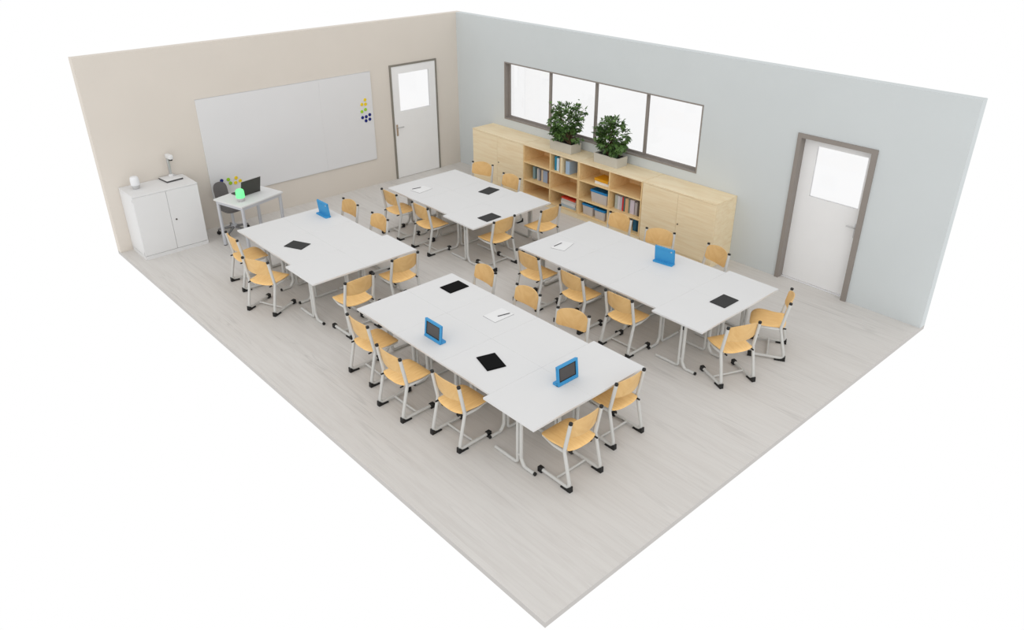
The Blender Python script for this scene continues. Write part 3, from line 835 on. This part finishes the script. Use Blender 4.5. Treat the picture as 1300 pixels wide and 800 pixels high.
# ------------------------------------------------------------------ planted boxes on the shelves
def potted_plant(cx, cy, label, seed, lean, rx, ry, zc, rz, nleaf):
    rnd = random.Random(seed)
    t = thing('potted_plant', label, 'plant', (cx, cy, OH), 0, 'plants on the open shelves')
    w, dp, h = .245, .118, .155
    bm = bmesh.new()
    vs = []
    prof = [(.97, .0005, 0), (1., h, 0), (1., h, .012), (.98, h - .03, .012)]
    rings = []
    for s, z_, off in prof:
        rings.append([bm.verts.new((sx * (w * s - off), sy * (dp * s - off), z_)) for sx, sy in ((-1, -1), (1, -1), (1, 1), (-1, 1))])
    for a, b in zip(rings, rings[1:]):
        for k in range(4): bm.faces.new((a[k], a[(k + 1) % 4], b[(k + 1) % 4], b[k]))
    bm.faces.new(rings[0][::-1]); bm.faces.new(rings[-1])
    build('planter_box', bm, M['planter'], t, smooth=False)
    bm = bmesh.new(); add_box(bm, (-w * .94, -dp * .88, h - .03), (w * .94, dp * .88, h - .018))
    build('soil', bm, M['soil'], t, smooth=False)
    bs = bmesh.new(); bl = bmesh.new()
    def leaf(p, d, nrm, ln, wd):
        d = d.normalized(); sd = d.cross(nrm)
        if sd.length < 1e-3: sd = d.cross(Vector((1, 0, .3)))
        sd.normalize(); up = sd.cross(d).normalized()
        q = [p, p + d * ln * .35 + sd * wd * .5 + up * .15 * wd, p + d * ln * .7 + sd * wd * .38 - up * .02 * ln, p + d * ln - up * .14 * ln,
             p + d * ln * .7 - sd * wd * .38 - up * .02 * ln, p + d * ln * .35 - sd * wd * .5 + up * .15 * wd]
        mid1 = p + d * ln * .35 - up * .05 * wd; mid2 = p + d * ln * .7 - up * .05 * ln
        V = [bl.verts.new(x) for x in q]; m1, m2 = bl.verts.new(mid1), bl.verts.new(mid2)
        bl.faces.new((V[0], V[1], m1)); bl.faces.new((V[0], m1, V[5])); bl.faces.new((V[1], V[2], m2, m1)); bl.faces.new((V[5], m1, m2, V[4]))
        bl.faces.new((V[2], V[3], m2)); bl.faces.new((V[4], m2, V[3]))
    tips = []
    base = h - .02
    for s in range(8):
        a = rnd.uniform(0, 6.28)
        b0 = Vector((rnd.uniform(-.16, .16) + lean * .3, rnd.uniform(-.06, .06), base))
        for br in range(4):
            u = rnd.uniform(0, 6.28); rr = rnd.uniform(.35, 1.)
            e = Vector((lean + rx * rr * math.cos(u), max(-.26, min(.2, ry * rr * math.sin(u))), zc + rz * rnd.uniform(-.8, .85)))
            mid = b0.lerp(e, .5) + Vector((rnd.uniform(-.04, .04), rnd.uniform(-.03, .03), rnd.uniform(.02, .09)))
            path = [b0.lerp(mid, k / 4) for k in range(4)] + [mid.lerp(e, k / 4) for k in range(5)]
            add_tube(bs, path, [.0052 * (1 - .75 * k / 8) + .0012 for k in range(9)], 0, 5)
            tips.append((mid, e))
    for k in range(nleaf):
        mid, e = rnd.choice(tips)
        f = rnd.uniform(.1, 1.05)
        p = mid.lerp(e, f) + Vector((rnd.gauss(0, .03), rnd.gauss(0, .025), rnd.gauss(0, .03)))
        if k % 5 < 2:      # fill the crown evenly
            v = Vector((rnd.gauss(0, 1), rnd.gauss(0, 1), rnd.gauss(0, 1))).normalized() * rnd.uniform(.45, 1.) ** .6
            p = Vector((lean + v.x * rx * .92, v.y * ry, zc + v.z * rz * .9))
        p.y = max(-.27, min(.215, p.y))
        out = (p - Vector((lean * .6, 0, zc - .1)))
        d0 = (out.normalized() + Vector((rnd.gauss(0, .45), rnd.gauss(0, .45), rnd.gauss(-.1, .4)))).normalized()
        # a palmate sprig of leaflets
        up = Vector((rnd.gauss(0, .3), rnd.gauss(0, .3), 1)).normalized()
        sd = d0.cross(up).normalized()
        for ang in (-62, -28, 0, 30, 64):
            aa = R(ang + rnd.gauss(0, 9))
            dd = d0 * math.cos(aa) + sd * math.sin(aa) + Vector((0, 0, rnd.gauss(-.12, .12)))
            ln = rnd.uniform(.05, .078) * (1. if abs(ang) < 40 else .8)
            q = p + dd.normalized() * .01
            if q.y + dd.normalized().y * ln > .225: continue
            leaf(q, dd, up, ln, ln * .42)
    build('stems', bs, M['bark'], t)
    build('foliage', bl, M['leaf'], t, smooth=False)
potted_plant(3.075, -.24, 'bushy green plant in a grey box planter, left of two, on the shelf', 11, .0, .34, .22, .49, .31, 520)
potted_plant(4.050, -.235, 'bushy green plant in a grey box planter, right of two, on the shelf', 23, .0, .34, .22, .47, .30, 520)

# ------------------------------------------------------------------ white cabinet and what stands on it
t = thing('white_cabinet', 'low white two-door cabinet against the beige wall beside the whiteboard', 'cabinet', (.27, -5.815, 0))
W2, D2, HC = .465, .268, .97
build('plinth', box((-D2 + .004, -W2, 0), (D2 - .0015, W2, .055)), M['white'], t, smooth=False)
bm = bmesh.new()
for s in (-1, 1):
    a, b = (-W2, -W2 + .02) if s < 0 else (W2 - .02, W2)
    add_box(bm, (-D2 + .002, a, .0605), (D2 - .02, b, HC - .0225))
add_box(bm, (-D2 + .002, -W2 + .02, .0605), (-D2 + .01, W2 - .02, HC - .0225)); add_box(bm, (-D2 + .01, -W2 + .02, .0605), (D2 - .02, W2 - .02, .08))
build('carcass', bm, M['white'], t, smooth=False)
bm = bmesh.new(); add_box(bm, (-D2 + .002, -W2, HC - .022), (D2, W2, HC), .002, 1); build('top', bm, M['white'], t)
for s in (-1, 1):
    a, b = (-W2 + .0015, -.002) if s < 0 else (.002, W2 - .0015)
    bm = bmesh.new(); add_box(bm, (D2 - .0195, a, .060), (D2 - .001, b, HC - .0245), .0015, 1)
    dr = build('door', bm, M['white'], t)
bm = bmesh.new(); add_tube(bm, [(D2 - .0012, .07, .5), (D2 + .004, .07, .5)], .013, 0, 12); build('lock', bm, M['lock'], t)
for z in (.9, .1):
    bm = bmesh.new(); add_box(bm, (D2 - .027, -W2 - .003, z - .02), (D2 - .02, -W2 - .0003, z + .02)); build('hinge', bm, M['steel'], t)

def glow_lamp(loc, label, shell, lit):
    t = thing('dome_lamp', label, 'lamp', loc, 0, 'dome shaped lamps')
    bm = bmesh.new(); add_lathe(bm, [(r_ * .84, z_ * .88 + .0001) for r_, z_ in [(.052, .0005), (.056, .004), (.070, .058), (.0705, .062)]], seg=28); build('base', bm, M['lampgrey'], t)
    bm = bmesh.new()
    prof = [(.0715, .0624), (.0735, .07), (.0735, .11), (.0725, .15), (.069, .178), (.062, .193), (.048, .202), (.025, .2055), (0, .206)]
    add_lathe(bm, [(r_ * .84, z_ * .88 + .0001) for r_, z_ in prof], seg=28); build('dome', bm, shell, t)
glow_lamp((1.095, -4.97, .7402), 'green glowing dome lamp on the teacher desk', M['glow'], True)
glow_lamp((.21, -6.10, .9702), 'unlit white dome lamp on the white cabinet', M['lampwhite'], False)

t = thing('document_camera', 'white document camera with swivel arm on the white cabinet', 'camera', (.135, -5.575, .97), R(6))
bm = bmesh.new(); add_box(bm, (-.125, -.125, .0005), (.135, .125, .020), .003, 1); build('base_rim', bm, M['darkgrey'], t)
bm = bmesh.new(); add_box(bm, (-.122, -.122, .0202), (.13, .122, .028), .004, 2); build('base_plate', bm, M['white'], t)
bm = bmesh.new(); add_lathe(bm, [(.034, .0282), (.034, .05), (.028, .06), (0, .061)], (-.05, .035, 0), 18); build('pivot', bm, M['white'], t)
bm = bmesh.new(); add_box(bm, (-.07, .018, .055), (-.034, .052, .345), .004, 1); build('arm', bm, M['steel'], t)
bm = bmesh.new(); add_box(bm, (-.075, .012, .3), (.07, .072, .368), .014, 3); build('camera_head', bm, M['white'], t)
bm = bmesh.new(); add_tube(bm, [(.03, .042, .299), (.03, .042, .281)], .026, 0, 14); build('lens', bm, M['black'], t)
bm = bmesh.new(); add_lathe(bm, [(.018, .0282), (.018, .033), (0, .034)], (-.02, .095, 0), 14); build('button', bm, M['lampgrey'], t)

# ------------------------------------------------------------------ teacher desk, laptop, office chair
ta = R(15)
t = thing('teacher_desk', 'small white desk on silver legs in front of the whiteboard', 'desk', (.943, -4.783, 0), ta)
bm = bmesh.new(); add_box(bm, (-.306, -.392, .715), (.306, .392, .74), .003, 1); build('desktop', bm, M['table'], t)
bm = bmesh.new()
for s in (-1, 1):
    add_box(bm, (s * .28 - .012, -.36, .672), (s * .28 + .012, .36, .7145)); add_box(bm, (-.268, s * .362 - .012, .672), (.268, s * .362 + .012, .7145))
build('apron', bm, M['deskgrey'], t, smooth=False)
for sx in (-1, 1):
    for sy in (-1, 1):
        bm = bmesh.new(); add_tube(bm, [(sx * .268, sy * .352, .012), (sx * .268, sy * .352, .7145)], .025, 0, 16)
        lg = build('leg', bm, M['deskgrey'], t)
        bm = bmesh.new(); add_lathe(bm, [(.022, 0), (.026, .004), (.026, .0118)], (sx * .268, sy * .352, 0), 16); build('foot_cap', bm, M['darkgrey'], lg)

t = thing('laptop', 'open charcoal laptop seen from behind on the teacher desk', 'laptop', (.80, -4.755, .7402), R(11))
bm = bmesh.new(); add_box(bm, (-.12, -.175, .0005), (.12, .175, .016), .004, 2); build('keyboard_base', bm, M['laptop'], t)
bm = bmesh.new(); add_box(bm, (-.095, -.155, .0161), (.03, .155, .018)); build('keyboard', bm, M['black'], t, smooth=False)
Mx = Matrix.Translation((.118, 0, .017)) @ Matrix.Rotation(R(14), 4, 'Y')
bm = bmesh.new(); add_box(bm, (-.006, -.175, 0), (.0, .175, .235), .002, 1); bmesh.ops.transform(bm, matrix=Mx, verts=bm.verts); build('lid_edge', bm, M['laptopedge'], t)
bm = bmesh.new(); add_box(bm, (.0002, -.170, .003), (.004, .170, .229), .001, 1); bmesh.ops.transform(bm, matrix=Mx, verts=bm.verts); build('lid', bm, M['laptop'], t)
bm = bmesh.new(); add_box(bm, (-.0075, -.162, .015), (-.0062, .162, .222)); bmesh.ops.transform(bm, matrix=Mx, verts=bm.verts); build('screen', bm, M['screen'], t, smooth=False)

M['basegrey'] = mat('grey_chair_base', (128, 128, 128), .4, .3)
oc = thing('office_chair', 'dark grey swivel chair on castors behind the teacher desk', 'chair', (.425, -4.875, 0), R(-84))
# front = +y local; rotated so that it faces into the room
bm = bmesh.new()
poly = rounded_poly([(-.165, -.18), (.165, -.18), (.175, .2), (-.175, .2)], [.11, .11, .1, .1], 6)
c = Vector((0, 0)); n = len(poly)
def ozz(p): return .435 + .18 * (p.x ** 2) * 1.2 - (.6 * (p.y - .1) ** 2 if p.y > .1 else 0)
def olayer(dz):
    L_ = []
    for s in (1., .8, .55, .28):
        L_.append([bm.verts.new((p.x * s, p.y * s, ozz(p * s) + dz)) for p in poly])
    for a, b in zip(L_, L_[1:]):
        for k in range(n): bm.faces.new((a[k], a[(k + 1) % n], b[(k + 1) % n], b[k]))
    cv = bm.verts.new((0, 0, .435 + dz))
    for k in range(n): bm.faces.new((L_[-1][k], L_[-1][(k + 1) % n], cv))
    return L_[0]
A = olayer(.012); B = olayer(-.022)
for k in range(n): bm.faces.new((A[k], B[k], B[(k + 1) % n], A[(k + 1) % n]))
build('seat', bm, M['chairgrey'], oc)
bm = bmesh.new()
outl = rounded_poly([(-.112, .5), (.112, .5), (.108, .775), (-.108, .775)], [.06, .06, .105, .105], 7)
n = len(outl); cc = Vector((0, .64))
def ob(p, off):
    return (p.x, -.215 + .9 * p.x ** 2 - (p.y - .52) * .16 + off, p.y)
def blayer(off):
    L_ = []
    for s in (1., .78, .5, .25):
        L_.append([bm.verts.new(ob(cc + (p - cc) * s, off)) for p in outl])
    for a, b in zip(L_, L_[1:]):
        for k in range(n): bm.faces.new((a[k], a[(k + 1) % n], b[(k + 1) % n], b[k]))
    cv = bm.verts.new(ob(cc, off))
    for k in range(n): bm.faces.new((L_[-1][k], L_[-1][(k + 1) % n], cv))
    return L_[0]
A = blayer(.009); B = blayer(-.009)
for k in range(n): bm.faces.new((A[k], B[k], B[(k + 1) % n], A[(k + 1) % n]))
build('backrest', bm, M['chairgrey'], oc)
bm = bmesh.new(); add_tube(bm, [(0, -.06, .4), (0, -.19, .4), (0, -.238, .5), (0, -.258, .64)], .016, .05, 8); build('back_bracket', bm, M['darkgrey'], oc)
bm = bmesh.new(); add_lathe(bm, [(.045, .09), (.045, .15), (.022, .16), (.022, .36), (.06, .38), (.07, .411)], seg=16); build('column', bm, M['deskgrey'], oc)
for k in range(5):
    a = R(72 * k + 38); ex, ey = .24 * math.cos(a), .24 * math.sin(a)
    bm = bmesh.new(); add_tube(bm, [(.03 * math.cos(a), .03 * math.sin(a), .115), (ex, ey, .082)], [.022, .015], 0, 8); leg = build('leg', bm, M['basegrey'], oc)
    bm = bmesh.new()
    add_lathe(bm, [(0, -.018), (.026, -.018), (.028, -.012), (.028, .012), (.026, .018), (0, .018)], seg=14)
    bmesh.ops.rotate(bm, verts=bm.verts, cent=(0, 0, 0), matrix=Matrix.Rotation(R(90), 3, 'X'))
    bmesh.ops.rotate(bm, verts=bm.verts, cent=(0, 0, 0), matrix=Matrix.Rotation(a + R(50), 3, 'Z'))
    bmesh.ops.translate(bm, verts=bm.verts, vec=(ex, ey, .0285))
    add_tube(bm, [(ex, ey, .03), (ex, ey, .085)], .009, 0, 8)
    build('castor', bm, M['black'], leg)

# ------------------------------------------------------------------ camera and light
P = [11.78544, -9.32385, 4.79663, 2.39654, -.48589, .00148, 995.15389, 657.71719, 382.6073]
f = Vector((math.cos(P[4]) * math.cos(P[3]), math.cos(P[4]) * math.sin(P[3]), math.sin(P[4])))
r = f.cross(Vector((0, 0, 1))).normalized(); u = r.cross(f)
cr, sr = math.cos(P[5]), math.sin(P[5])
r2, u2 = r * cr + u * sr, u * cr - r * sr
cam = bpy.data.cameras.new('camera'); co = bpy.data.objects.new('camera', cam); COL.objects.link(co)
mw = Matrix.Identity(4)
for i in range(3): mw[i][0], mw[i][1], mw[i][2], mw[i][3] = r2[i], u2[i], -f[i], P[i]
co.matrix_world = mw
cam.sensor_fit = 'HORIZONTAL'; cam.sensor_width = 36; cam.lens = P[6] * 36 / 1300
cam.shift_x = -(P[7] - 650) / 1300; cam.shift_y = (P[8] - 400) / 1300
cam.clip_end = 100
scene.camera = co

wd = bpy.data.worlds.new('white_studio'); scene.world = wd; wd.use_nodes = True
bg = wd.node_tree.nodes['Background']; bg.inputs[0].default_value = (1, 1, 1, 1); bg.inputs[1].default_value = 1.0

sun = bpy.data.lights.new('soft_daylight', 'SUN'); sun.energy = .7; sun.angle = R(80); sun.color = (1, .99, .97)
so = bpy.data.objects.new('soft_daylight', sun); COL.objects.link(so)
so.rotation_euler = Vector((-.66, .68, -.40)).to_track_quat('-Z', 'Y').to_euler(); so.location = (6, -6, 6)

vs = scene.view_settings
vs.view_transform = 'Standard'; vs.look = 'None'; vs.exposure = 0.; vs.gamma = 1.; vs.use_curve_mapping = False
scene.cycles.diffuse_bounces = 8
